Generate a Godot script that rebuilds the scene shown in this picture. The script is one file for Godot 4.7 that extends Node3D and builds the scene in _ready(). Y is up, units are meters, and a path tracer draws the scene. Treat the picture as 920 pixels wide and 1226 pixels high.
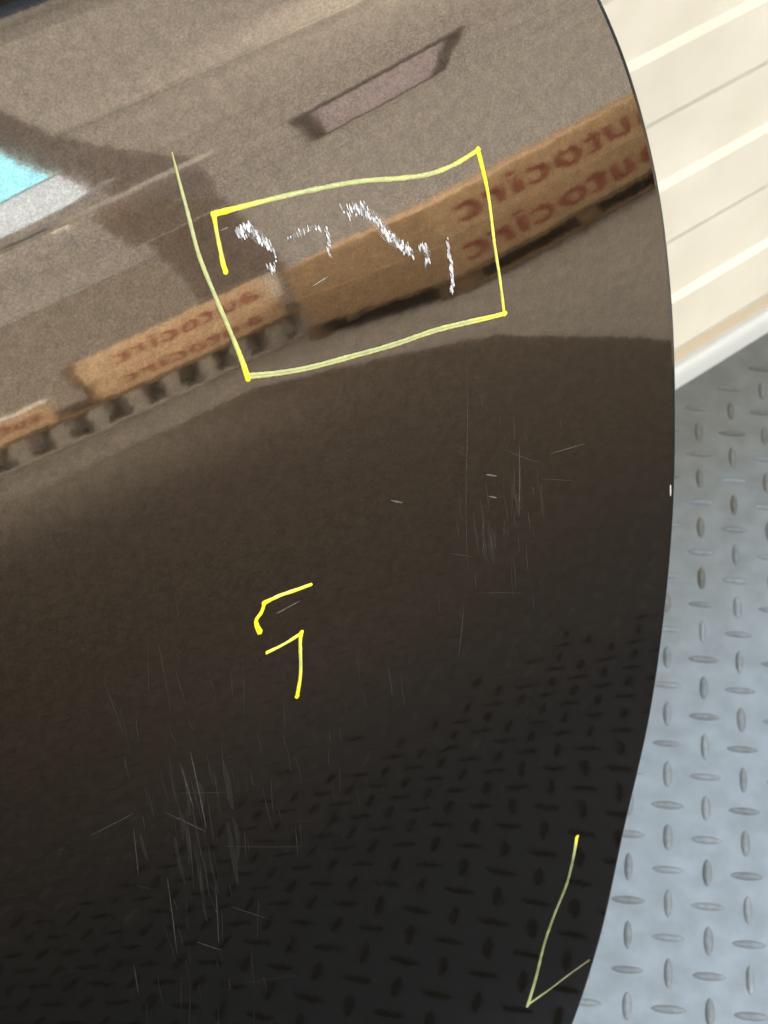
extends Node3D
# A car body panel of bronze paint leans on a ribbed wall, on a tread plate floor, in a storage hall with a backlit fabric roof.
# x runs along the wall, z out of it, y up, metres.

const EYE := Vector3(0, 1.35, 0.9058)
const YA := [-0.2, 0.3, 0.593, 0.636, 0.703, 0.77, 0.80, 0.86, 0.915, 0.975, 1.1, 1.3]   # height on the panel
const AA := [-1.0, 1.0, 4.0, 5.0, 8.0, 11.5, 13.0, 17.5, 24.0, 43.0, 66.0, 78.0]          # how far its face tilts up there, degrees
const EDGE_Y := [-0.02, 0.1, 0.2, 0.3, 0.3938, 0.4492, 0.5373, 0.6017, 0.6645, 0.7211, 0.7689, 0.8165, 0.8624, 0.9101, 0.95, 1.0, 1.1, 1.25]
const EDGE_X := [0.16, 0.265, 0.333, 0.383, 0.422, 0.4356, 0.4497, 0.4617, 0.4696, 0.4756, 0.4792, 0.4818, 0.4818, 0.4764, 0.466, 0.446, 0.39, 0.30]
const X0 := 0.333
const Y0 := 0.8
const CURVE := 0.3
const TWIST := 0.25
const BASE_Z := 0.56096
const PITCH := 0.02978
const DUSTY := Vector3(0.92, 0.88, 0.8)

var slope_y: PackedFloat64Array
var bend: PackedFloat64Array
var deep: PackedFloat64Array
var taken := {}
var ripple := FastNoiseLite.new()
var wave := FastNoiseLite.new()
var rough_noise := FastNoiseLite.new()


func _ready() -> void:
	set_up_camera()
	set_up_light()
	panel_profile()
	build_floor()
	build_wall()
	build_hall()
	build_panel()
	build_cartons()


# ---------- camera and light ----------
func set_up_camera() -> void:
	var cam := Camera3D.new()
	cam.name = "camera"
	cam.transform = Transform3D(Basis(Vector3(0.766796, 0.012394, 0.641772), Vector3(0.464015, 0.680135, -0.567545), Vector3(-0.443525, 0.732982, 0.515773)).orthonormalized(), EYE)
	cam.near = 0.05
	cam.far = 60.0
	var optics := CameraAttributesPhysical.new()
	optics.frustum_focal_length = 49.17
	optics.frustum_focus_distance = 0.74
	optics.frustum_near = 0.05
	optics.frustum_far = 60.0
	optics.exposure_aperture = 28.0
	cam.attributes = optics
	cam.fov = 27.43
	add_child(cam)
	cam.make_current()


func set_up_light() -> void:
	var e := Environment.new()
	e.background_mode = Environment.BG_COLOR
	e.background_color = Color(0.66, 0.80, 0.95)
	e.background_energy_multiplier = 1.6
	e.tonemap_mode = Environment.TONE_MAPPER_LINEAR
	e.tonemap_exposure = 0.70
	e.sdfgi_enabled = true
	e.ssao_enabled = true
	e.ssil_enabled = true
	var w := WorldEnvironment.new()
	w.name = "environment"
	w.environment = e
	add_child(w)
	# the daylight given to the fabric of the roof and of the end wall
	area_light("roof_light", Vector3(3.5, 2.57, 5.1), Vector3(-90, 0, 0), Vector2(11.0, 6.8), 1.8)
	# two added lamps under the roof, put there to brighten the cartons
	area_light("added_lamp_light", Vector3(2.9, 2.40, 2.25), aim(Vector3(2.9, 2.40, 2.25), Vector3(2.4, 0.2, 4.9)), Vector2(1.6, 0.2), 950.0)
	area_light("added_lamp_light", Vector3(2.05, 2.42, 4.30), aim(Vector3(2.05, 2.42, 4.30), Vector3(2.2, 0.2, 5.3)), Vector2(0.9, 0.2), 1650.0)
	area_light("end_wall_light", Vector3(3.5, 1.3, 8.47), Vector3(0, 0, 0), Vector2(11.0, 2.5), 1.6)


func aim(at: Vector3, to: Vector3) -> Vector3:
	return Basis.looking_at(to - at, Vector3.UP).get_euler() * 180.0 / PI


func area_light(called: String, at: Vector3, turn: Vector3, size: Vector2, bright: float) -> void:
	var l := AreaLight3D.new()
	l.name = called
	l.position = at
	l.rotation_degrees = turn
	l.area_size = size
	l.area_normalize_energy = true
	l.light_color = Color(1.0, 0.965, 0.9)
	l.light_energy = bright * size.x * size.y / PI
	l.area_range = 20.0
	l.shadow_enabled = true
	add_child(l)


# ---------- helpers ----------
func lin(r: float, g: float, b: float) -> Color:
	return Color(r, g, b).linear_to_srgb()


func mat(c: Color, rough := 0.6, metal := 0.0) -> StandardMaterial3D:
	var m := StandardMaterial3D.new()
	m.albedo_color = c
	m.roughness = rough
	m.metallic = metal
	return m


func vmat(rough := 0.6, metal := 0.0) -> StandardMaterial3D:
	var m := mat(Color.WHITE, rough, metal)
	m.vertex_color_use_as_albedo = true
	return m


func noise_tex(size: int, freq: float, lo: Color, hi: Color, seed_: int, octaves := 4) -> NoiseTexture2D:
	var n := FastNoiseLite.new()
	n.seed = seed_
	n.frequency = freq
	n.fractal_octaves = octaves
	var t := NoiseTexture2D.new()
	t.width = size
	t.height = size
	t.seamless = true
	t.noise = n
	var g := Gradient.new()
	g.set_color(0, lo)
	g.set_color(1, hi)
	t.color_ramp = g
	return t


func numbered(called: String) -> String:
	var k: int = taken.get(called, 0)
	taken[called] = k + 1
	return called if k == 0 else "%s_%03d" % [called, k]


func thing(called: String, label: String, category: String, at := Vector3.ZERO, turn := 0.0, group := "") -> Node3D:
	var o := Node3D.new()
	o.name = numbered(called)
	add_child(o)
	o.position = at
	o.rotation.y = turn
	o.set_meta("label", label)
	o.set_meta("category", category)
	if group != "":
		o.set_meta("group", group)
	return o


func structure(called: String, label: String) -> Node3D:
	var o := thing(called, label, called.replace("_", " "))
	o.remove_meta("category")
	o.set_meta("kind", "structure")
	return o


func obj(called: String, mesh: Mesh, m: Material, parent: Node, at := Vector3.ZERO, turn := Vector3.ZERO) -> MeshInstance3D:
	var o := MeshInstance3D.new()
	o.name = called
	o.mesh = mesh
	o.material_override = m
	o.position = at
	o.rotation = turn
	parent.add_child(o, true)
	return o


func quad(st: SurfaceTool, a: Vector3, b: Vector3, c: Vector3, d: Vector3) -> void:
	# a b c d run clockwise seen from the front
	for v in [a, b, c, a, c, d]:
		st.add_vertex(v)


func box_mesh(size: Vector3, bevel := 0.003) -> ArrayMesh:
	# a box on its base whose edges are chamfered
	var st := SurfaceTool.new()
	st.begin(Mesh.PRIMITIVE_TRIANGLES)
	st.set_smooth_group(-1)
	var h := size / 2.0
	var k := minf(bevel, minf(h.x, minf(h.y, h.z)) * 0.45)
	var up := Vector3(0, h.y, 0)
	for axis in 3:
		for s in [-1.0, 1.0]:
			var u := (axis + 1) % 3
			var v := (axis + 2) % 3
			var p := []
			for q in [[-1, -1], [-1, 1], [1, 1], [1, -1]]:
				var w := Vector3.ZERO
				w[axis] = s * h[axis]
				w[u] = q[0] * (h[u] - k)
				w[v] = q[1] * (h[v] - k)
				p.append(w + up)
			if s > 0:
				quad(st, p[0], p[1], p[2], p[3])
			else:
				quad(st, p[3], p[2], p[1], p[0])
	for axis in 3:
		var u := (axis + 1) % 3
		var v := (axis + 2) % 3
		for su in [-1.0, 1.0]:
			for sv in [-1.0, 1.0]:
				var p := []
				for q in [[-1, 0], [1, 0], [1, 1], [-1, 1]]:
					var w := Vector3.ZERO
					w[axis] = q[0] * (h[axis] - k)
					w[u] = su * (h[u] - (k if q[1] == 1 else 0.0))
					w[v] = sv * (h[v] - (0.0 if q[1] == 1 else k))
					p.append(w + up)
				if su * sv > 0:
					quad(st, p[3], p[2], p[1], p[0])
				else:
					quad(st, p[0], p[1], p[2], p[3])
	st.generate_normals()
	return st.commit()


# ---------- the panel's shape ----------
func panel_profile() -> void:
	ripple.seed = 11
	ripple.frequency = 1.0
	ripple.fractal_octaves = 2
	wave.seed = 5
	wave.frequency = 1.0
	rough_noise.seed = 3
	rough_noise.frequency = 1.0
	rough_noise.fractal_octaves = 3
	var n := 1501
	var raw := PackedFloat64Array()
	for i in n:
		var y := -0.2 + i * 0.001
		var a: float = AA[AA.size() - 1]
		for k in YA.size() - 1:
			if y < YA[k + 1]:
				a = lerpf(AA[k], AA[k + 1], (y - YA[k]) / (YA[k + 1] - YA[k]))
				break
		raw.append(a)
	var z := 0.0
	var before := 0.0
	for i in n:
		var sum := 0.0
		var all := 0.0
		for k in range(-29, 30):
			var w := 0.5 + 0.5 * cos(PI * k / 30.0)
			sum += w * raw[clampi(i + k, 0, n - 1)]
			all += w
		var a := deg_to_rad(sum / all)
		bend.append(a)
		if i > 0:
			z -= (tan(a) + tan(before)) / 2.0 * 0.001
		before = a
		deep.append(z)


func look_up(table: PackedFloat64Array, y: float) -> float:
	var q := clampf((y + 0.2) / 0.001, 0.0, 1499.0)
	var i := int(q)
	return lerpf(table[i], table[i + 1], q - i)


func skin(x: float, y: float) -> Vector3:
	return Vector3(x, y, BASE_Z + look_up(deep, y) - CURVE * (x - X0) * (x - X0) / 2.0 - TWIST * (x - X0) * (y - Y0))


func skin_normal(x: float, y: float) -> Vector3:
	return Vector3(CURVE * (x - X0) + TWIST * (y - Y0), tan(look_up(bend, y)) + TWIST * (x - X0), 1.0).normalized()


func edge_x(y: float) -> float:
	for k in EDGE_Y.size() - 1:
		if y <= EDGE_Y[k + 1]:
			var t: float = (y - EDGE_Y[k]) / (EDGE_Y[k + 1] - EDGE_Y[k])
			var a: int = maxi(k - 1, 0)
			var b: int = mini(k + 2, EDGE_Y.size() - 1)
			return cubic_interpolate_in_time(EDGE_X[k], EDGE_X[k + 1], EDGE_X[a], EDGE_X[b], t, EDGE_Y[k + 1] - EDGE_Y[k], EDGE_Y[a] - EDGE_Y[k] - (0.05 if a == k else 0.0), EDGE_Y[b] - EDGE_Y[k] + (0.05 if b == k + 1 else 0.0))
	return EDGE_X[EDGE_X.size() - 1]


func grid_mesh(pts: PackedVector3Array, nor: PackedVector3Array, uvs: PackedVector2Array, rows: int, cols: int, flip := false) -> ArrayMesh:
	var idx := PackedInt32Array()
	for r in rows - 1:
		for c in cols - 1:
			var a := r * cols + c
			var q := [a, a + cols, a + cols + 1, a, a + cols + 1, a + 1]
			if flip:
				q = [a, a + cols + 1, a + cols, a, a + 1, a + cols + 1]
			idx.append_array(PackedInt32Array(q))
	var arr := []
	arr.resize(Mesh.ARRAY_MAX)
	arr[Mesh.ARRAY_VERTEX] = pts
	arr[Mesh.ARRAY_NORMAL] = nor
	if uvs.size() > 0:
		arr[Mesh.ARRAY_TEX_UV] = uvs
	arr[Mesh.ARRAY_INDEX] = idx
	var m := ArrayMesh.new()
	m.add_surface_from_arrays(Mesh.PRIMITIVE_TRIANGLES, arr)
	return m


func build_panel() -> void:
	var t := thing("car_body_panel", "dark bronze metallic car body panel with yellow marker lines and scratches, leaning on cream wall", "car panel")
	var low := 0.002
	# rows at equal steps along the curve
	var ys := PackedFloat64Array()
	var y := low
	while y < 1.192:
		ys.append(y)
		var fine := 0.0022 if y > 0.36 and y < 1.02 else 0.006
		y += fine * cos(look_up(bend, y))
	var cols := 300
	var pts := PackedVector3Array()
	var nor := PackedVector3Array()
	var uvs := PackedVector2Array()
	var roll := PackedVector3Array()
	var roll_n := PackedVector3Array()
	var inner := PackedVector3Array()
	var inner_n := PackedVector3Array()
	var turns := 10
	for r in ys.size():
		y = ys[r]
		var xr := edge_x(y)
		for c in cols:
			var u := float(c) / (cols - 1)
			var x := lerpf(-0.38, xr, 1.0 - pow(1.0 - u, 1.35))
			var p := skin(x, y)
			var s := Vector2(x, y + p.z * -0.6)
			var n := skin_normal(x, y)
			# the slight waviness of sprayed paint
			n.x += 0.0017 * ripple.get_noise_2d(s.x * 260.0, s.y * 260.0) + 0.0016 * wave.get_noise_2d(s.x * 45.0, s.y * 45.0)
			n.y += 0.0022 * ripple.get_noise_2d(s.x * 260.0 + 70.0, s.y * 260.0) + 0.0016 * wave.get_noise_2d(s.x * 45.0 + 90.0, s.y * 45.0)
			pts.append(p)
			nor.append(n.normalized())
			uvs.append(s)
			if c % 10 == 0 or c == cols - 1:
				inner.append(p - skin_normal(x, y) * 0.0072)
				inner_n.append(-skin_normal(x, y))
		# the hem: the sheet rolls back over a small radius
		var p0 := skin(xr, y)
		var n0 := skin_normal(xr, y)
		var along := (skin(edge_x(y + 0.002), y + 0.002) - skin(edge_x(y - 0.002), y - 0.002)).normalized()
		var out := along.cross(n0).normalized()
		if out.x < 0.0:
			out = -out
		var rad := 0.0036
		for k in turns:
			var a := PI * k / (turns - 1)
			roll.append(p0 + out * rad * sin(a) - n0 * rad * (1.0 - cos(a)))
			roll_n.append((n0 * cos(a) + out * sin(a)).normalized())
	var paint := bronze_paint()
	obj("outer_skin", grid_mesh(pts, nor, uvs, ys.size(), cols), paint, t)
	var hem_uv := PackedVector2Array()
	for k in roll.size():
		hem_uv.append(Vector2(roll[k].x, roll[k].y))
	obj("hemmed_edge", grid_mesh(roll, roll_n, hem_uv, ys.size(), turns), paint, t)
	obj("inner_skin", grid_mesh(inner, inner_n, PackedVector2Array(), ys.size(), 31, true), mat(lin(0.02, 0.02, 0.021), 0.5), t)

	# marker lines: x, y, width in mm, how thick the wax lies (1 thick and yellow, 0 thinly laid and pale, -1 dark olive)
	var wax := vmat(0.38)
	var lines := [
		[0.2900, 0.9477, 0.57, 0.10, 0.2888, 0.9407, 1.04, 0.05, 0.2877, 0.9321, 1.44, 0.00, 0.2865, 0.9192, 1.58, 0.00, 0.2876, 0.9053, 1.60, 0.00, 0.2894, 0.8912, 1.62, 0.05, 0.2904, 0.8827, 2.04, 0.60, 0.2909, 0.8756, 2.32, 1.00],
		[0.2962, 0.9278, 2.11, 1.00, 0.2950, 0.9222, 1.59, 0.50, 0.2943, 0.9172, 1.64, 0.55, 0.2938, 0.9135, 1.99, 0.90, 0.2938, 0.9108, 2.13, 1.00],
		[0.2959, 0.9279, 2.11, 1.00, 0.3012, 0.9269, 2.12, 1.00, 0.3068, 0.9259, 1.91, 0.55, 0.3195, 0.9235, 1.88, 0.05, 0.3356, 0.9200, 1.77, 0.00, 0.3521, 0.9158, 1.79, 0.00, 0.3686, 0.9102, 1.82, 0.05, 0.3807, 0.9067, 1.84, 0.05, 0.3920, 0.9054, 1.86, 0.20, 0.4033, 0.9057, 1.73, 0.90],
		[0.4030, 0.9061, 2.01, 1.00, 0.4031, 0.8992, 1.88, 1.00, 0.4029, 0.8897, 1.45, 0.70, 0.4012, 0.8739, 1.41, 0.45, 0.4006, 0.8617, 1.33, 0.40, 0.4000, 0.8523, 1.34, 0.55, 0.3997, 0.8473, 1.50, 0.80],
		[0.2914, 0.8762, 2.19, 0.10, 0.3014, 0.8723, 2.07, 0.00, 0.3144, 0.8681, 2.10, 0.00, 0.3315, 0.8639, 2.13, 0.00, 0.3493, 0.8597, 2.01, 0.00, 0.3678, 0.8562, 2.04, 0.05, 0.3828, 0.8522, 2.07, 0.15, 0.3943, 0.8489, 1.94, 0.60, 0.4002, 0.8474, 1.95, 0.90],
		[0.2970, 0.7888, 1.62, 0.90, 0.2910, 0.7901, 1.76, 0.60, 0.2839, 0.7918, 1.75, 0.50, 0.2772, 0.7925, 2.18, 1.00],
		[0.2776, 0.7927, 1.89, 1.00, 0.2755, 0.7894, 1.75, 1.00, 0.2729, 0.7876, 1.89, 1.00, 0.2727, 0.7846, 2.19, 1.00, 0.2733, 0.7819, 2.49, 1.00],
		[0.2746, 0.7713, 1.63, 0.80, 0.2819, 0.7706, 1.49, 0.40, 0.2897, 0.7708, 1.79, 1.00],
		[0.2898, 0.7712, 2.09, 1.00, 0.2885, 0.7668, 1.65, 0.50, 0.2869, 0.7557, 1.51, 0.35, 0.2856, 0.7503, 1.67, 0.70, 0.2835, 0.7441, 2.13, 1.00],
		[0.4205, 0.5539, 2.27, 0.80, 0.4184, 0.5383, 1.91, -0.60, 0.4149, 0.5223, 1.93, -0.60, 0.4082, 0.5052, 1.95, -0.60, 0.4026, 0.4866, 1.97, -0.60, 0.3982, 0.4626, 2.20, -0.50, 0.3937, 0.4422, 2.43, -0.10],
		[0.3936, 0.4430, 2.23, -0.30, 0.4056, 0.4435, 1.63, -0.70, 0.4187, 0.4452, 1.63, -0.80, 0.4319, 0.4460, 1.44, -0.90],
	]
	for k in lines.size():
		obj("marker_line", stroke_mesh(lines[k], k == 4, k), wax, t)

	# scuffs down to the primer
	var white := vmat(0.7)
	var scuffs := [
		[[0.3020, 0.9196, 0.3048, 0.9197, 0.3077, 0.9175, 0.3096, 0.9146, 0.3114, 0.9122, 0.3128, 0.9095], 0.0056, 0.75, 0.0],
		[[0.3091, 0.9061, 0.3105, 0.9044, 0.3126, 0.9063], 0.003, 0.5, 0.3],
		[[0.3195, 0.9107, 0.3240, 0.9105, 0.3281, 0.9101, 0.3314, 0.9093, 0.3329, 0.9076], 0.0025, 0.32, 0.0],
		[[0.3345, 0.9069, 0.3342, 0.9031, 0.3330, 0.9008], 0.004, 0.5, 0.0],
		[[0.3424, 0.9108, 0.3420, 0.9076], 0.003, 0.35, 0.0],
		[[0.3445, 0.9094, 0.3479, 0.9088, 0.3502, 0.9070, 0.3521, 0.9051, 0.3539, 0.9027, 0.3559, 0.9001, 0.3570, 0.8965, 0.3591, 0.8936, 0.3617, 0.8901, 0.3637, 0.8878, 0.3655, 0.8861], 0.0060, 0.8, 0.0],
		[[0.3695, 0.8867, 0.3715, 0.8844, 0.3715, 0.8817, 0.3703, 0.8801], 0.0040, 0.8, 0.0],
		[[0.3812, 0.8840, 0.3808, 0.8799, 0.3805, 0.8746, 0.3799, 0.8697, 0.3786, 0.8662], 0.0046, 0.6, 1.0],
	]
	for k in scuffs.size():
		obj("paint_scuff", scuff_mesh(scuffs[k][0], scuffs[k][1], scuffs[k][2], scuffs[k][3], 40 + k), white, t)

	var smear := vmat(0.7)
	smear.transparency = BaseMaterial3D.TRANSPARENCY_ALPHA
	smear.albedo_color = Color(1, 1, 1, 0.10)
	for k in [0, 2, 5, 6]:
		obj("paint_smear", scratch_mesh(scuffs[k][0], scuffs[k][1] * 0.75, 0.6, 300 + k, 0.0), smear, t)

	# single scratches: path, width mm, brightness
	var grey := vmat(0.55)
	var single := [
		[[0.3238, 0.8929, 0.3304, 0.8932], 0.45, 0.30], [[0.2966, 0.9226, 0.2995, 0.9224], 0.6, 0.22], [[0.2809, 0.7853, 0.2918, 0.7847], 0.4, 0.14], [[0.3980, 0.7955, 0.3938, 0.7629], 0.35, 0.061], [[0.4127, 0.7814, 0.4300, 0.7763], 0.4, 0.061], [[0.3805, 0.8454, 0.3774, 0.8268, 0.3694, 0.7841, 0.3659, 0.7506], 0.3, 0.036],
		[[0.3803, 0.7900, 0.3852, 0.7865], 0.9, 0.12], [[0.3363, 0.8033, 0.3411, 0.7995], 0.8, 0.12], [[0.3802, 0.7802, 0.3840, 0.7772], 0.8, 0.09], [[0.2324, 0.7446, 0.2340, 0.7200], 0.6, 0.031], [[0.2372, 0.7476, 0.2374, 0.7063], 0.7, 0.033], [[0.2184, 0.6933, 0.2166, 0.6465], 0.45, 0.040], [[0.2097, 0.7274, 0.2075, 0.7020], 0.4, 0.038],
		[[0.1938, 0.7358, 0.2110, 0.7345], 0.4, 0.028], [[0.2256, 0.6463, 0.2356, 0.6318], 0.4, 0.038], [[0.2223, 0.7270, 0.2374, 0.7044], 0.35, 0.033], [[0.2370, 0.6730, 0.2346, 0.6373], 0.5, 0.028], [[0.3246, 0.7328, 0.3247, 0.7152], 0.3, 0.033], [[0.3630, 0.7399, 0.3575, 0.7131], 0.35, 0.033], [[0.2425, 0.6547, 0.2570, 0.6346], 0.3, 0.023], [[0.1986, 0.6553, 0.1983, 0.6358], 0.5, 0.023],
	]
	for k in single.size():
		obj("scratch", scratch_mesh(single[k][0], single[k][1] * 0.001, single[k][2], 90 + k), grey, t)
	var chip := scratch_mesh([0.4753, 0.7306, 0.4751, 0.7248], 0.0011, 0.5, 77)
	obj("chipped_spot", chip, white, t)
	# rubbed, hazy streaks
	var rub := vmat(0.7)
	rub.transparency = BaseMaterial3D.TRANSPARENCY_ALPHA
	rub.albedo_color = Color(1, 1, 1, 0.010)
	var rng := RandomNumberGenerator.new()
	rng.seed = 12
	for k in 22:
		var low_down := k < 14
		var rx := (0.232 + rng.randfn(0.0, 0.011)) if low_down else (0.388 + rng.randfn(0.0, 0.009))
		var ry := (0.745 - rng.randf() * 0.05) if low_down else (0.785 - rng.randf() * 0.02)
		var rl := rng.randf_range(0.014, 0.05) * (1.0 if low_down else 0.5)
		var path := [rx, ry, rx + rng.randfn(0.0, 0.0003), ry - rl * 0.5, rx + rng.randfn(0.0, 0.0006), ry - rl]
		obj("rubbed_streak", scratch_mesh(path, rng.randf_range(0.0008, 0.0026), 0.6, 200 + k, 0.0), rub, t)
	# fields of hairlines too fine to tell apart
	var f1 := obj("hairline_scratches", hairlines(0.385, 0.772, 0.030, 0.050, 55, 0.012, 0.03, 1), grey, t)
	f1.set_meta("kind", "stuff")
	var f2 := obj("hairline_scratches", hairlines(0.236, 0.705, 0.034, 0.150, 90, 0.022, 0.014, 2), grey, t)
	f2.set_meta("kind", "stuff")
	var f3 := obj("hairline_scratches", hairlines(0.285, 0.735, 0.06, 0.08, 30, 0.014, 0.017, 3), grey, t)
	f3.set_meta("kind", "stuff")


func bronze_paint() -> StandardMaterial3D:
	var m := StandardMaterial3D.new()
	m.albedo_color = lin(0.085, 0.071, 0.058)
	m.metallic = 0.92
	m.metallic_specular = 0.5
	m.roughness = 0.05
	# metal flakes: fine speckle over a slow mottle
	var fine := FastNoiseLite.new()
	fine.noise_type = FastNoiseLite.TYPE_VALUE
	fine.seed = 21
	fine.frequency = 0.5
	fine.fractal_octaves = 2
	var slow := FastNoiseLite.new()
	slow.seed = 22
	slow.frequency = 0.035
	slow.fractal_octaves = 3
	var size := 1024
	var im := Image.create_empty(size, size, false, Image.FORMAT_RGB8)
	for y in size:
		for x in size:
			var g := 0.78 + 0.155 * fine.get_noise_2d(x, y) + 0.07 * slow.get_noise_2d(x, y)
			im.set_pixel(x, y, Color(g + 0.012, g, g - 0.012))
	m.albedo_texture = ImageTexture.create_from_image(im)
	m.uv1_scale = Vector3(3.9, 3.9, 1)
	m.clearcoat_enabled = true
	m.clearcoat = 0.4
	m.clearcoat_roughness = 0.02
	return m


func smooth_path(a: Array, step: int) -> Array:
	# a: rows of `step` numbers -> a finer list of the same rows
	var rows := []
	for i in range(0, a.size(), step):
		rows.append(a.slice(i, i + step))
	var out := []
	for i in rows.size() - 1:
		var p = rows[maxi(i - 1, 0)]
		var q = rows[i]
		var r = rows[i + 1]
		var s = rows[mini(i + 2, rows.size() - 1)]
		var d := Vector2(q[0] - r[0], q[1] - r[1]).length()
		var n := maxi(2, int(ceil(d / 0.0008)))
		for k in n:
			var t := float(k) / n
			var row := []
			for c in step:
				row.append(cubic_interpolate(q[c], r[c], p[c], s[c], t) if c < 2 else lerpf(q[c], r[c], t))
			out.append(row)
	out.append(rows[rows.size() - 1])
	return out


func ribbon(st: SurfaceTool, rows: Array, across: PackedFloat32Array, height: PackedFloat32Array, color_of: Callable) -> void:
	# rows: [x, y, width m, thickness]; a raised band that follows the skin
	var n := across.size()
	var base := []
	for i in rows.size():
		var a = rows[maxi(i - 1, 0)]
		var b = rows[mini(i + 1, rows.size() - 1)]
		var p := skin(rows[i][0], rows[i][1])
		var nn := skin_normal(rows[i][0], rows[i][1])
		var dir := (skin(b[0], b[1]) - skin(a[0], a[1])).normalized()
		var side := nn.cross(dir).normalized()
		var line := []
		for k in n:
			line.append(p + side * across[k] * rows[i][2] * 0.5 + nn * height[k])
		base.append(line)
	for i in rows.size() - 1:
		for k in n - 1:
			for q in [[i, k], [i + 1, k], [i + 1, k + 1], [i, k], [i + 1, k + 1], [i, k + 1]]:
				st.set_color(color_of.call(q[0], q[1]))
				st.add_vertex(base[q[0]][q[1]])


func stroke_mesh(a: Array, double: bool, seed_: int) -> ArrayMesh:
	var rows := smooth_path(a, 4)
	var total := rows.size()
	for i in total:
		rows[i][2] *= 0.00092 * (1.0 + 0.13 * rough_noise.get_noise_2d(i * 0.11, seed_ * 9.0) + 0.14 * rough_noise.get_noise_2d(i * 0.7, seed_ * 5.0 + 40.0))
		rows[i][3] += 0.20 * rough_noise.get_noise_2d(i * 0.13, seed_ * 7.0 + 20.0)
	# round the ends
	var w0: float = rows[0][2]
	var w1: float = rows[total - 1][2]
	var head := []
	var tail := []
	var d0 := (Vector2(rows[0][0], rows[0][1]) - Vector2(rows[1][0], rows[1][1])).normalized()
	var d1 := (Vector2(rows[total - 1][0], rows[total - 1][1]) - Vector2(rows[total - 2][0], rows[total - 2][1])).normalized()
	for k in [1.0, 0.92, 0.75, 0.5, 0.25]:
		head.append([rows[0][0] + d0.x * w0 * 0.5 * k, rows[0][1] + d0.y * w0 * 0.5 * k, w0 * sqrt(maxf(0.0, 1.0 - k * k)) + 0.0001, rows[0][3]])
	for k in [0.25, 0.5, 0.75, 0.92, 1.0]:
		tail.append([rows[total - 1][0] + d1.x * w1 * 0.5 * k, rows[total - 1][1] + d1.y * w1 * 0.5 * k, w1 * sqrt(maxf(0.0, 1.0 - k * k)) + 0.0001, rows[total - 1][3]])
	rows = head + rows + tail
	var across := PackedFloat32Array([-1.0, -0.8, -0.4, 0.0, 0.4, 0.8, 1.0])
	var high := PackedFloat32Array([0.00006, 0.00022, 0.00034, 0.00036, 0.00034, 0.00022, 0.00006])
	if double:
		high = PackedFloat32Array([0.00006, 0.00026, 0.00030, 0.00008, 0.00030, 0.00026, 0.00006])
	var shades := []
	for r in rows:
		var t: float = r[3]
		var thick := Vector3(0.86, 0.80, 0.012)
		var pale := Vector3(0.40, 0.45, 0.215)
		var thin := Vector3(0.045, 0.05, 0.02)
		var v := pale.lerp(thick, clampf(t, 0.0, 1.0)) if t > 0.0 else pale.lerp(thin, clampf(-t, 0.0, 1.0))
		shades.append(v)
	var st := SurfaceTool.new()
	st.begin(Mesh.PRIMITIVE_TRIANGLES)
	ribbon(st, rows, across, high, func(i: int, k: int) -> Color:
		var v: Vector3 = shades[i]
		var g := 0.93 + 0.30 * rough_noise.get_noise_2d(i * 0.35, k * 1.7 + seed_ * 11.0)
		if double and k == 3:
			g *= 0.62
		return Color(v.x * g, v.y * g, v.z * g))
	st.generate_normals()
	return st.commit()


func flake(st: SurfaceTool, at: Vector2, dir: Vector2, length: float, width: float, color: Color, rng: RandomNumberGenerator, high := 0.00012) -> void:
	# a small ragged patch: a fan of eight corners
	var ring := []
	var side := Vector2(-dir.y, dir.x)
	for k in 8:
		var a := TAU * k / 8.0
		var q := at + dir * cos(a) * length * 0.5 * rng.randf_range(0.6, 1.15) + side * sin(a) * width * 0.5 * rng.randf_range(0.5, 1.25)
		ring.append(skin(q.x, q.y) + skin_normal(q.x, q.y) * high)
	var mid := skin(at.x, at.y) + skin_normal(at.x, at.y) * (high + 0.00006)
	for k in 8:
		st.set_color(color)
		st.add_vertex(mid)
		st.set_color(color)
		st.add_vertex(ring[(k + 1) % 8])
		st.set_color(color)
		st.add_vertex(ring[k])


func scuff_mesh(path: Array, spread: float, dense: float, line: float, seed_: int) -> ArrayMesh:
	var rng := RandomNumberGenerator.new()
	rng.seed = seed_
	var st := SurfaceTool.new()
	st.begin(Mesh.PRIMITIVE_TRIANGLES)
	var rows := smooth_path(path, 2)
	for r in rows:
		for k in (4 if dense > 0.45 else 2):
			if rng.randf() > dense:
				continue
			var jitter := spread * (0.15 if line > 0.5 else 1.0)
			var at := Vector2(r[0], r[1]) + Vector2(rng.randfn(0.0, 0.00035), rng.randfn(0.0, jitter * 0.20))
			var dir := Vector2(rng.randf_range(-0.18, 0.10) + 0.10, -1.0).normalized()
			var tone := rng.randf_range(0.18, 0.80)
			flake(st, at, dir, rng.randf_range(0.0008, 0.0032), rng.randf_range(0.00026, 0.0009), Color(tone * 0.88, tone * 0.92, tone), rng, rng.randf_range(0.0001, 0.0002))
	st.generate_normals()
	return st.commit()


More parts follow.
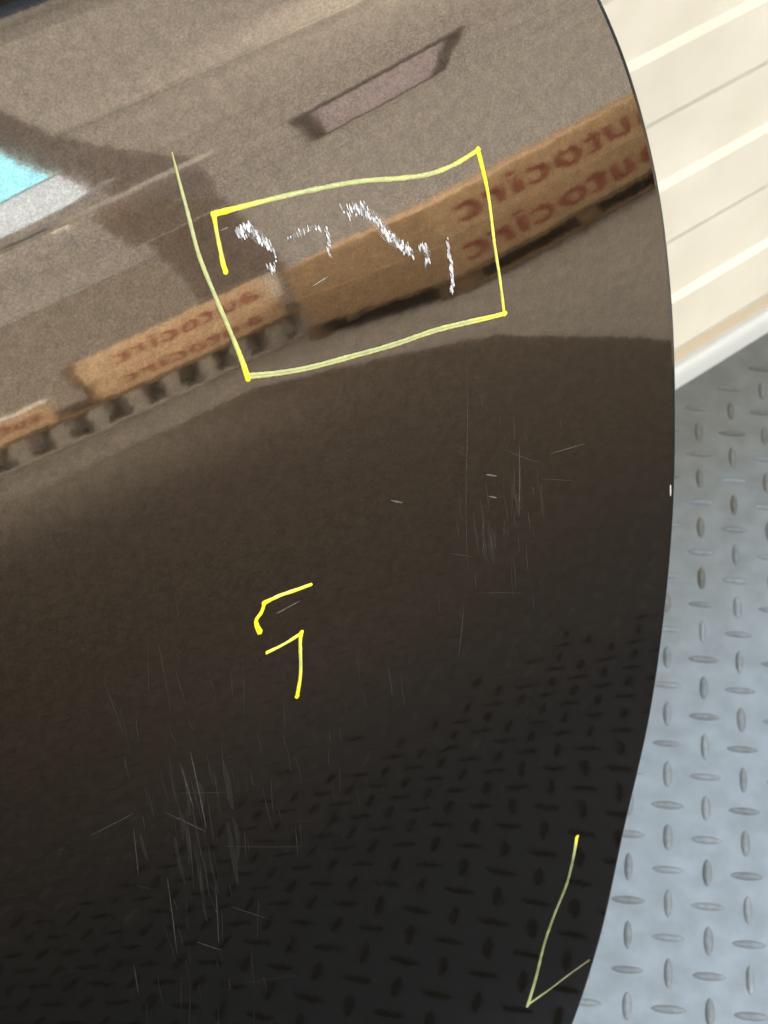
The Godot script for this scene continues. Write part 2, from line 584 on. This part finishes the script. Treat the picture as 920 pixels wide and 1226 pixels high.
func scratch_mesh(path: Array, width: float, tone: float, seed_: int, ragged := 1.0) -> ArrayMesh:
	var rng := RandomNumberGenerator.new()
	rng.seed = seed_
	var rows := smooth_path(path, 2)
	for i in rows.size():
		var t := float(i) / maxf(1.0, rows.size() - 1.0)
		rows[i].append(width * (0.25 + 0.75 * sin(PI * clampf(t, 0.03, 0.97))) * lerpf(1.0, rng.randf_range(0.55, 1.1), ragged))
		rows[i].append(0.0)
	var st := SurfaceTool.new()
	st.begin(Mesh.PRIMITIVE_TRIANGLES)
	ribbon(st, rows, PackedFloat32Array([-1.0, 0.0, 1.0]), PackedFloat32Array([0.00004, 0.0001, 0.00004]), func(i: int, _k: int) -> Color:
		var g := tone if ragged < 0.5 else tone * (0.75 + 0.5 * rough_noise.get_noise_2d(i * 0.3, seed_ * 3.0))
		return Color(g, g, g * 1.02))
	st.generate_normals()
	return st.commit()


func hairlines(cx: float, cy: float, sx: float, sy: float, count: int, length: float, tone: float, seed_: int) -> ArrayMesh:
	var rng := RandomNumberGenerator.new()
	rng.seed = 700 + seed_
	var st := SurfaceTool.new()
	st.begin(Mesh.PRIMITIVE_TRIANGLES)
	for k in count:
		var x := cx + rng.randfn(0.0, sx * 0.42)
		var y := cy + rng.randfn(0.0, sy * 0.42)
		var l := length * rng.randf_range(0.3, 1.3)
		var lean := rng.randfn(-0.02, 0.06) if rng.randf() < 0.92 else rng.randfn(0.9, 0.5)
		var bow := rng.randfn(0.0, 0.0012)
		var w := rng.randf_range(0.00009, 0.00026)
		var g := tone * rng.randf_range(0.4, 1.1)
		var rows := []
		for i in 7:
			var t := i / 6.0
			rows.append([x + lean * l * t + bow * t * (1.0 - t), y - l * t, w * (0.3 + 0.7 * sin(PI * clampf(t, 0.05, 0.95))), 0.0])
		ribbon(st, rows, PackedFloat32Array([-1.0, 0.0, 1.0]), PackedFloat32Array([0.00003, 0.00007, 0.00003]), func(_i: int, _k: int) -> Color: return Color(g, g, g))
	st.generate_normals()
	return st.commit()


# ---------- floor ----------
func tread_bar_mesh() -> ArrayMesh:
	# a long lens with a rounded back
	var st := SurfaceTool.new()
	st.begin(Mesh.PRIMITIVE_TRIANGLES)
	var n := 10
	var across := [-1.0, -0.55, 0.0, 0.55, 1.0]
	var tall := [0.0, 0.72, 1.0, 0.72, 0.0]
	var rows := []
	for i in n + 1:
		var t := -1.0 + 2.0 * i / n
		var w := 0.0034 * pow(maxf(0.0, 1.0 - t * t), 0.6) + 0.0002
		var h := 0.0016 * pow(maxf(0.0, 1.0 - pow(absf(t), 3.0)), 0.7)
		var line := []
		for k in 5:
			line.append(Vector3(t * 0.0128, h * tall[k] - 0.0002, across[k] * w))
		rows.append(line)
	for i in n:
		for k in 4:
			for q in [[i, k], [i + 1, k], [i + 1, k + 1], [i, k], [i + 1, k + 1], [i, k + 1]]:
				# contact shade is painted in at the foot, the crest is worn
				var foot_shade := 1.0 if q[1] == 2 else (0.8 if q[1] == 1 or q[1] == 3 else 0.30)
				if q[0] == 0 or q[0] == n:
					foot_shade = 0.35
				st.set_color(Color(foot_shade, foot_shade, foot_shade))
				st.add_vertex(rows[q[0]][q[1]])
	st.generate_normals()
	return st.commit()


func in_view(p: Vector2) -> bool:
	# the patch of floor to the side of the panel, out to where the photograph ends
	return Geometry2D.is_point_in_polygon(p, PackedVector2Array([Vector2(0.57, 0.44), Vector2(0.73, 0.55), Vector2(1.30, 0.02), Vector2(1.30, -0.01), Vector2(1.08, -0.01)]))


func plate_edge(z: float) -> float:
	return maxf(1.8, 2.12 - maxf(0.0, 2.95 - z) * 0.27)


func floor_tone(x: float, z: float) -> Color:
	# painted steel: clean and bluish by the wall, greyer and darker in the corner itself, shade painted in as a dark band farther out
	var shade_band := smoothstep(0.55, 0.85, z + 0.06 * rough_noise.get_noise_2d(x * 3.0, z * 3.0))
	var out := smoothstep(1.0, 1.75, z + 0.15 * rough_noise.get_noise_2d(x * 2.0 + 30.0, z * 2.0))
	var wall_foot := 1.0 - smoothstep(0.02, 0.34, z + 0.05 * rough_noise.get_noise_2d(x * 6.0 + 9.0, z * 6.0))
	var v := Vector3(0.222, 0.278, 0.355).lerp(Vector3(0.150, 0.160, 0.163), wall_foot)
	v = v.lerp(Vector3(0.017, 0.025, 0.037), shade_band).lerp(Vector3(0.064, 0.055, 0.049), out)
	# fades to a pale tone towards the far edge
	var far_fade := smoothstep(2.6, 4.2, z) * (1.0 - smoothstep(1.5, 2.1, x))
	v = v.lerp(Vector3(0.135, 0.128, 0.118), far_fade)
	return Color(v.x, v.y, v.z)


func build_floor() -> void:
	var concrete := structure("concrete_floor", "pale grey concrete floor of the hall beyond the tread plate")
	var st := SurfaceTool.new()
	st.begin(Mesh.PRIMITIVE_TRIANGLES)
	quad(st, Vector3(-8, -0.006, -0.3), Vector3(14, -0.006, -0.3), Vector3(14, -0.006, 14), Vector3(-8, -0.006, 14))
	st.generate_normals()
	var cm := mat(Color.WHITE, 0.75)
	cm.albedo_texture = noise_tex(512, 0.02, lin(0.115, 0.11, 0.102), lin(0.155, 0.148, 0.138), 8)
	cm.uv1_triplanar = true
	cm.uv1_world_triplanar = true
	cm.uv1_scale = Vector3(0.7, 0.7, 0.7)
	obj("slab", st.commit(), cm, concrete)

	var plate := structure("tread_plate_floor", "grey steel tread plate floor with raised crossed bars in front of the cream wall")
	st = SurfaceTool.new()
	st.begin(Mesh.PRIMITIVE_TRIANGLES)
	var steps := 85
	for i in steps:
		var za := 4.25 * i / steps
		var zb := 4.25 * (i + 1) / steps
		for k in 24:
			var q := [Vector2(k / 24.0, za), Vector2((k + 1) / 24.0, za), Vector2((k + 1) / 24.0, zb), Vector2(k / 24.0, za), Vector2((k + 1) / 24.0, zb), Vector2(k / 24.0, zb)]
			for v in q:
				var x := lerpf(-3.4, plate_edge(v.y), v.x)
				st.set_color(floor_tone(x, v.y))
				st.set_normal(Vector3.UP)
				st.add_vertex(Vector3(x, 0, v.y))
	var sheet := vmat(0.45)
	sheet.metallic_specular = 0.15
	sheet.albedo_texture = noise_tex(1024, 0.02, Color(0.88, 0.872, 0.86), Color(1, 1, 1), 4, 8)
	sheet.uv1_triplanar = true
	sheet.uv1_world_triplanar = true
	sheet.uv1_scale = Vector3(1.6, 1.6, 1.6)
	obj("plate", st.commit(), sheet, plate)
	# bars: paint rubbed more or less, greyer and darker towards the wall
	var rubbed := []
	for k in 6:
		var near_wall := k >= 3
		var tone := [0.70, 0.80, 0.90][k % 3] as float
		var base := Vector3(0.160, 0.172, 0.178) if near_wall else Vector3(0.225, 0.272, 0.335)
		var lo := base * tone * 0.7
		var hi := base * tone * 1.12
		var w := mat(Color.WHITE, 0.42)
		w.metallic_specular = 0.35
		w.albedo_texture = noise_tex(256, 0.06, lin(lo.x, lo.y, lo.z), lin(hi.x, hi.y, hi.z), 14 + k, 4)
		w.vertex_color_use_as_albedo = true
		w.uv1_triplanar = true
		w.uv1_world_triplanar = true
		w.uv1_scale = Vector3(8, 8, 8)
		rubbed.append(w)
	var dusty := mat(lin(0.058, 0.050, 0.046), 0.6)
	dusty.metallic_specular = 0.2
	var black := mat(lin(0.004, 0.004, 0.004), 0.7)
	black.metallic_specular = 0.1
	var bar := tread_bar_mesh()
	var across := Vector2(0.7071068, 0.7071068)
	var along := Vector2(0.7071068, -0.7071068)
	var start := Vector2(1.14592, 0.01859)
	var near := []
	var far := []
	for i in range(-110, 110):
		for k in range(-110, 110):
			var p := start + across * PITCH * i - along * PITCH * k
			if p.x < 0.02 or p.x > plate_edge(p.y) - 0.03 or p.y < 0.028 or p.y > 3.2:
				continue
			var upright := posmod(i + k, 2) == 0
			var b := Basis(Vector3.UP, PI / 4.0 if upright else -PI / 4.0)
			var xf := Transform3D(b, Vector3(p.x, 0, p.y))
			if in_view(p):
				near.append(xf)
			else:
				far.append(xf)
	var pick := RandomNumberGenerator.new()
	pick.seed = 61
	for xf in near:
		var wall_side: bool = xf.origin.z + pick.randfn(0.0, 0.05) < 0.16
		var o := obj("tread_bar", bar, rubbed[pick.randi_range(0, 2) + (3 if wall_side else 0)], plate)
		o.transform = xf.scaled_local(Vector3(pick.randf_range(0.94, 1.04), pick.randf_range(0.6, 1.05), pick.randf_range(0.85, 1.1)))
	var rng := RandomNumberGenerator.new()
	rng.seed = 6
	var shade_band := []
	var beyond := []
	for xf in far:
		(shade_band if xf.origin.z + rng.randfn(0.0, 0.05) < 1.22 else beyond).append(xf)
	for lot in [[shade_band, black], [beyond, dusty]]:
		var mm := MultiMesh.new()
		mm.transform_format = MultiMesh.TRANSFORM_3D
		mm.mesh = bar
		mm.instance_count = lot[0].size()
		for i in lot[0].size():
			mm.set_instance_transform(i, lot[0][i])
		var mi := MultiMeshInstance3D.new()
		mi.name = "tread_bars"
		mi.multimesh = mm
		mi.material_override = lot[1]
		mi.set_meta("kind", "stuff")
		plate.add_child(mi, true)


# ---------- wall behind the panel ----------
func build_wall() -> void:
	var wall := structure("wall", "cream ribbed metal wall behind the panel with a white base strip")
	var cream := mat(Color.WHITE, 0.42)
	cream.albedo_texture = noise_tex(1024, 0.006, lin(0.53, 0.505, 0.44), lin(0.61, 0.585, 0.52), 31, 5)
	cream.uv1_triplanar = true
	cream.uv1_world_triplanar = true
	cream.uv1_scale = Vector3(1.3, 1.3, 1.3)
	# one board: recessed flat, bevel that faces up, proud flat, bevel that faces down
	var prof := [Vector2(0.0, 0.1387), Vector2(0.0, 0.0735), Vector2(0.0007, 0.0726), Vector2(0.0043, 0.0688), Vector2(0.0050, 0.0678), Vector2(0.0050, 0.0060), Vector2(0.0042, 0.0040), Vector2(0.0008, -0.0028), Vector2(0.0, -0.0048)]
	var st := SurfaceTool.new()
	st.begin(Mesh.PRIMITIVE_TRIANGLES)
	st.set_smooth_group(-1)
	for k in prof.size() - 1:
		var a: Vector2 = prof[k]
		var b: Vector2 = prof[k + 1]
		for s in 12:
			var xa := -3.4 + s * 1.0
			var xb := xa + 1.0
			quad(st, Vector3(xa, a.y, a.x), Vector3(xb, a.y, a.x), Vector3(xb, b.y, b.x), Vector3(xa, b.y, b.x))
	st.generate_normals()
	var board := st.commit()
	for k in 18:
		obj("siding_board", board, cream, wall, Vector3(0, 0.0465 + 0.1435 * k, 0))
	obj("backing", box_mesh(Vector3(12, 2.62, 0.08)), mat(lin(0.42, 0.36, 0.27), 0.7), wall, Vector3(2.6, 0.0, -0.0425))
	# base strip with a rounded top
	st = SurfaceTool.new()
	st.begin(Mesh.PRIMITIVE_TRIANGLES)
	st.set_smooth_group(0)
	var ring := [Vector2(-0.003, 0.0225), Vector2(0.001, 0.0222), Vector2(0.004, 0.0205), Vector2(0.0065, 0.0165), Vector2(0.0080, 0.011), Vector2(0.0085, 0.0)]
	for k in ring.size() - 1:
		quad(st, Vector3(-3.4, ring[k].y, ring[k].x), Vector3(8.6, ring[k].y, ring[k].x), Vector3(8.6, ring[k + 1].y, ring[k + 1].x), Vector3(-3.4, ring[k + 1].y, ring[k + 1].x))
	st.generate_normals()
	obj("base_strip", st.commit(), mat(lin(0.42, 0.44, 0.455), 0.4), wall)


# ---------- the hall that the paint mirrors ----------
func glow(c: Color, power: float) -> StandardMaterial3D:
	var m := mat(lin(0.12, 0.115, 0.105), 0.9)
	m.emission_enabled = true
	m.emission = c
	m.emission_energy_multiplier = power
	return m


func slab(called: String, label: String, category: String, outline: PackedVector2Array, m: Material) -> void:
	# a flat piece of fabric with that outline, 1 cm thick, hung just under the roof
	var st := SurfaceTool.new()
	st.begin(Mesh.PRIMITIVE_TRIANGLES)
	st.set_smooth_group(-1)
	var tri := Geometry2D.triangulate_polygon(outline)
	for y in [2.535, 2.545]:
		for k in range(0, tri.size(), 3):
			var v := [tri[k], tri[k + 1], tri[k + 2]]
			for i in v:
				st.add_vertex(Vector3(outline[i].x, y, outline[i].y))
	for k in outline.size():
		var p := outline[k]
		var r := outline[(k + 1) % outline.size()]
		quad(st, Vector3(p.x, 2.545, p.y), Vector3(r.x, 2.545, r.y), Vector3(r.x, 2.535, r.y), Vector3(p.x, 2.535, p.y))
	st.generate_normals()
	var o := thing(called, label, category)
	obj("glowing_fabric", st.commit(), m, o)


func added_strip_lamp(label: String, at: Vector3, to: Vector3, length: float) -> void:  # a lamp added to brighten the cartons
	var back := (at - to).normalized()
	var strip := thing("added_strip_lamp", label, "lamp", at + back * 0.012, 0.0, "added strip lamps under the roof")
	strip.rotation_degrees = aim(at, to)
	obj("added_lamp_housing", box_mesh(Vector3(length + 0.1, 0.06, 0.26)), mat(lin(0.5, 0.5, 0.5), 0.5), strip, Vector3(0, 0, 0.085), Vector3(-PI / 2, 0, 0))
	obj("added_lamp_tube", box_mesh(Vector3(length, 0.02, 0.2)), glow(Color(1, 0.97, 0.92), 4.0), strip, Vector3(0, 0, 0.022), Vector3(-PI / 2, 0, 0))


func build_hall() -> void:
	var roof := structure("roof", "pale fabric roof of the hall, lit through by daylight")
	var fabrics := [glow(lin(1.0, 0.93, 0.82), 4.1), glow(lin(1.0, 0.93, 0.82), 4.0), glow(lin(1.0, 0.92, 0.81), 3.9)]  # glow in the sheets stands for daylight through the fabric
	var seam := glow(lin(1.0, 0.92, 0.80), 3.9)
	for k in 7:
		obj("glowing_sheet", box_mesh(Vector3(11.4, 0.02, 0.99)), glow(lin(1.0, 0.93, 0.82), 4.9) if k == 0 else fabrics[k % 3], roof, Vector3(3.5, 2.60, 2.1 + k))
		obj("batten", box_mesh(Vector3(11.4, 0.012, 0.03)), seam, roof, Vector3(3.5, 2.55, 1.605 + k))
	obj("solid_cover", box_mesh(Vector3(11.4, 0.05, 1.66)), mat(lin(0.3, 0.29, 0.27), 0.8), roof, Vector3(3.5, 2.62, 0.72))
	var far_wall := structure("end_wall", "pale fabric end wall of the hall, made to glow like the roof")
	for k in 8:
		obj("glowing_sheet", box_mesh(Vector3(1.43, 2.6, 0.02)), fabrics[(k + 1) % 3], far_wall, Vector3(-1.5 + 1.44 * k, 0, 8.52))  # the wall is given a glow to be as bright as the roof

	var sky_light := thing("skylight", "blue skylight in the roof beside the brown beam", "skylight", Vector3(1.66, 2.52, 3.32), atan2(0.63, 1.33))
	obj("window_glass", box_mesh(Vector3(0.30, 0.015, 0.80)), glow(lin(0.30, 0.77, 0.96), 34.0), sky_light, Vector3(-0.10, 0, -0.62))
	obj("window_glass", box_mesh(Vector3(0.30, 0.015, 0.86)), glow(lin(0.68, 0.79, 0.86), 22.0), sky_light, Vector3(-0.085, 0, 0.23))
	obj("frame", box_mesh(Vector3(0.34, 0.03, 0.025)), mat(lin(0.6, 0.58, 0.52), 0.5), sky_light, Vector3(-0.10, -0.01, -0.21))
	obj("frame", box_mesh(Vector3(0.03, 0.03, 1.6)), mat(lin(0.5, 0.48, 0.43), 0.5), sky_light, Vector3(-0.27, -0.01, -0.2))

	added_strip_lamp("added white strip lamp under the roof, aimed at the long cartons", Vector3(2.9, 2.40, 2.25), Vector3(2.4, 0.2, 4.9), 1.6)
	added_strip_lamp("short added white strip lamp near the skylight, aimed at the pallet stack", Vector3(2.05, 2.42, 4.30), Vector3(2.2, 0.2, 5.3), 0.9)
	# a beam and a brown patch under the roof, their tone put in as glow
	slab("roof_band", "dark brown beam beside the skylight, made as a glowing band", "roof band", PackedVector2Array([Vector2(0.9, 1.55), Vector2(1.25, 2.10), Vector2(1.45, 2.51), Vector2(1.89, 3.24), Vector2(2.61, 4.36), Vector2(4.09, 7.19), Vector2(3.24, 5.91), Vector2(2.18, 4.18), Vector2(1.59, 3.01), Vector2(1.25, 2.31), Vector2(0.9, 1.80)]), glow(lin(0.90, 0.78, 0.69), 3.1))
	slab("roof_patch", "reddish brown patch of roof fabric between the dark band and the end wall", "roof patch", PackedVector2Array([Vector2(2.19, 4.19), Vector2(3.24, 5.93), Vector2(4.09, 7.21), Vector2(4.75, 8.40), Vector2(4.05, 8.40), Vector2(3.70, 7.70), Vector2(2.36, 4.82)]), glow(lin(0.92, 0.74, 0.58), 3.0))
	var canvas := thing("canvas_screen", "tan canvas screen standing before the end wall behind the pallet stack", "screen", Vector3(2.55, 0.0, 8.42))
	obj("glowing_fabric", box_mesh(Vector3(3.1, 2.05, 0.02)), glow(lin(0.95, 0.82, 0.65), 4.1), canvas)  # its brightness is put in as glow
	obj("hem", box_mesh(Vector3(3.12, 0.03, 0.03)), glow(lin(0.95, 0.85, 0.7), 3.6), canvas, Vector3(0, 2.052, 0))
	var curtain := thing("curtain", "reddish brown curtain beside the tan canvas screen", "curtain", Vector3(4.44, 0.0, 8.42))
	obj("glowing_fabric", box_mesh(Vector3(0.62, 2.5, 0.03)), glow(lin(0.92, 0.70, 0.54), 2.2), curtain)  # glows weakly, which sets its darker tone
	for q in [[Vector3(1.80, 2.46, 4.70), Vector3(1.97, 2.46, 3.66), "pale roof strut beside the end of the skylight"], [Vector3(1.86, 2.42, 3.95), Vector3(2.45, 2.42, 5.40), "pale roof strut that crosses under the other one"]]:
		var v: Vector3 = q[1] - q[0]
		var o := thing("roof_strut", q[2], "strut", (q[0] + q[1]) * 0.5, atan2(v.x, v.z), "roof struts by the skylight")
		obj("tube", box_mesh(Vector3(0.05, 0.04, v.length()), 0.012), glow(lin(0.9, 0.88, 0.84), 5.4), o)  # no lamp: the pale tone is put in as glow

	var lamp := thing("ceiling_hatch", "pale mauve ceiling hatch in a dark frame", "hatch", Vector3(4.0, 2.50, 5.22), atan2(0.62, 0.98))
	lamp.scale = Vector3(1.24, 1, 1.24)
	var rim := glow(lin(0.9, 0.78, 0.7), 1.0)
	obj("panel", box_mesh(Vector3(0.50, 0.02, 1.50)), glow(lin(0.92, 0.79, 0.78), 7.0), lamp, Vector3(0, 0.01, 0))  # the hatch is no lamp; panel and frame get their tone from added glow
	for s in [-1.0, 1.0]:
		obj("frame", box_mesh(Vector3(0.075, 0.03, 1.66)), rim, lamp, Vector3(s * 0.275, 0, 0))
		obj("frame", box_mesh(Vector3(0.49, 0.03, 0.10)), rim, lamp, Vector3(0, 0, s * 0.79))


# ---------- cartons on the far side ----------
func carton(label: String, at: Vector3, size: Vector3, tint: Color, words: int, gap := 0.0, letter := 0.2, wide := 0.7) -> Node3D:
	var t := thing("carton", label, "carton", at)
	var card := mat(Color.WHITE, 0.8)
	card.albedo_texture = noise_tex(256, 0.03, tint.darkened(0.12), tint.lightened(0.05), 60)
	card.uv1_triplanar = true
	card.uv1_scale = Vector3(2, 2, 2)
	obj("box", box_mesh(size, 0.006), card, t)
	obj("tape", box_mesh(Vector3(size.x * 0.998, 0.002, 0.06), 0.0005), mat(tint.darkened(0.2), 0.3), t, Vector3(0, size.y + 0.0005, 0))
	var red := mat(lin(0.19, 0.032, 0.026), 0.7)
	for k in words:
		var tm := TextMesh.new()
		tm.text = "autocirc"
		var f := SystemFont.new()
		f.font_names = PackedStringArray(["Droid Sans"])
		f.font_weight = 800
		tm.font = f
		tm.font_size = 64
		tm.depth = 0.002
		tm.pixel_size = 0.01
		var box := tm.get_aabb()
		var o := obj("print", tm, red, t, Vector3(gap, size.y * 0.5, -size.z * 0.5 - 0.002), Vector3(0, PI, 0))
		o.scale = Vector3(wide / box.size.x, letter / box.size.y, 1.0)
	return t


func pallet(label: String, at: Vector3, wide: float, deep_: float, layers: int) -> void:
	var t := thing("pallet", label, "pallet", at)
	var wood := mat(Color.WHITE, 0.85)
	wood.albedo_texture = noise_tex(256, 0.03, lin(0.10, 0.065, 0.035), lin(0.2, 0.14, 0.08), 70)
	wood.uv1_triplanar = true
	var pale := mat(lin(0.33, 0.315, 0.29), 0.8)
	var blocks := 4 if layers == 1 else 11
	var tall := 0.126 * layers
	for k in blocks:
		for s in [-1.0, 1.0]:
			obj("block", box_mesh(Vector3(0.11 if layers == 1 else 0.07, tall - 0.042, 0.10)), wood if layers == 1 else pale, t, Vector3(lerpf(-0.5, 0.5, k / (blocks - 1.0)) * (wide - 0.11), 0.0205, s * (deep_ / 2 - 0.055)))
	for k in 5:
		obj("board", box_mesh(Vector3(wide, 0.02, deep_ / 6.5)), wood, t, Vector3(0, tall - 0.021, lerpf(-0.5, 0.5, k / 4.0) * (deep_ - deep_ / 6.5)))
	for k in 2:
		obj("board", box_mesh(Vector3(wide, 0.019, 0.1)), wood if layers == 1 else pale, t, Vector3(0, 0.001, lerpf(-0.5, 0.5, k) * (deep_ - 0.1)))


func build_cartons() -> void:
	var tan_ := lin(0.52, 0.37, 0.22)
	var warm := lin(0.60, 0.435, 0.28)
	var dark := lin(0.26, 0.14, 0.06)
	pallet("low brown pallet under the two long printed cartons", Vector3(3.67, 0.0, 4.42), 1.84, 1.0, 1)
	carton("long tan carton with red print, lower of the pair on the low pallet", Vector3(3.66, 0.127, 4.42), Vector3(1.80, 0.27, 0.98), lin(0.43, 0.30, 0.175), 1, -0.33, 0.17, 1.0)
	carton("long tan carton with red print, upper of the pair on the low pallet", Vector3(3.68, 0.398, 4.42), Vector3(1.82, 0.30, 0.98), tan_, 1, -0.30, 0.18, 1.03)
	pallet("long pallet with tall pale blocks under the orange tan cartons", Vector3(2.2, 0.0, 5.62), 1.7, 0.6, 2)
	carton("orange tan carton with red print, lower one on the pallet stack", Vector3(2.52, 0.257, 5.42), Vector3(0.86, 0.2, 0.13), warm, 1, 0.0, 0.11, 0.62)
	var left := carton("orange tan carton with red print, upper one on the pallet stack", Vector3(2.52, 0.458, 5.42), Vector3(0.9, 0.26, 0.13), warm.lightened(0.05), 1, 0.02, 0.14, 0.66)
	var film := mat(lin(0.55, 0.53, 0.48), 0.3)
	obj("stretch_film", box_mesh(Vector3(0.06, 0.27, 0.14), 0.004), film, left, Vector3(0.425, -0.004, 0))
	var small := carton("small orange tan carton with white film edge at the end of the row", Vector3(1.66, 0.257, 5.42), Vector3(0.5, 0.24, 0.13), warm, 1, 0.0, 0.1, 0.4)
	obj("stretch_film", box_mesh(Vector3(0.51, 0.03, 0.14), 0.004), mat(lin(0.85, 0.83, 0.78), 0.3), small, Vector3(0, 0.215, -0.002))
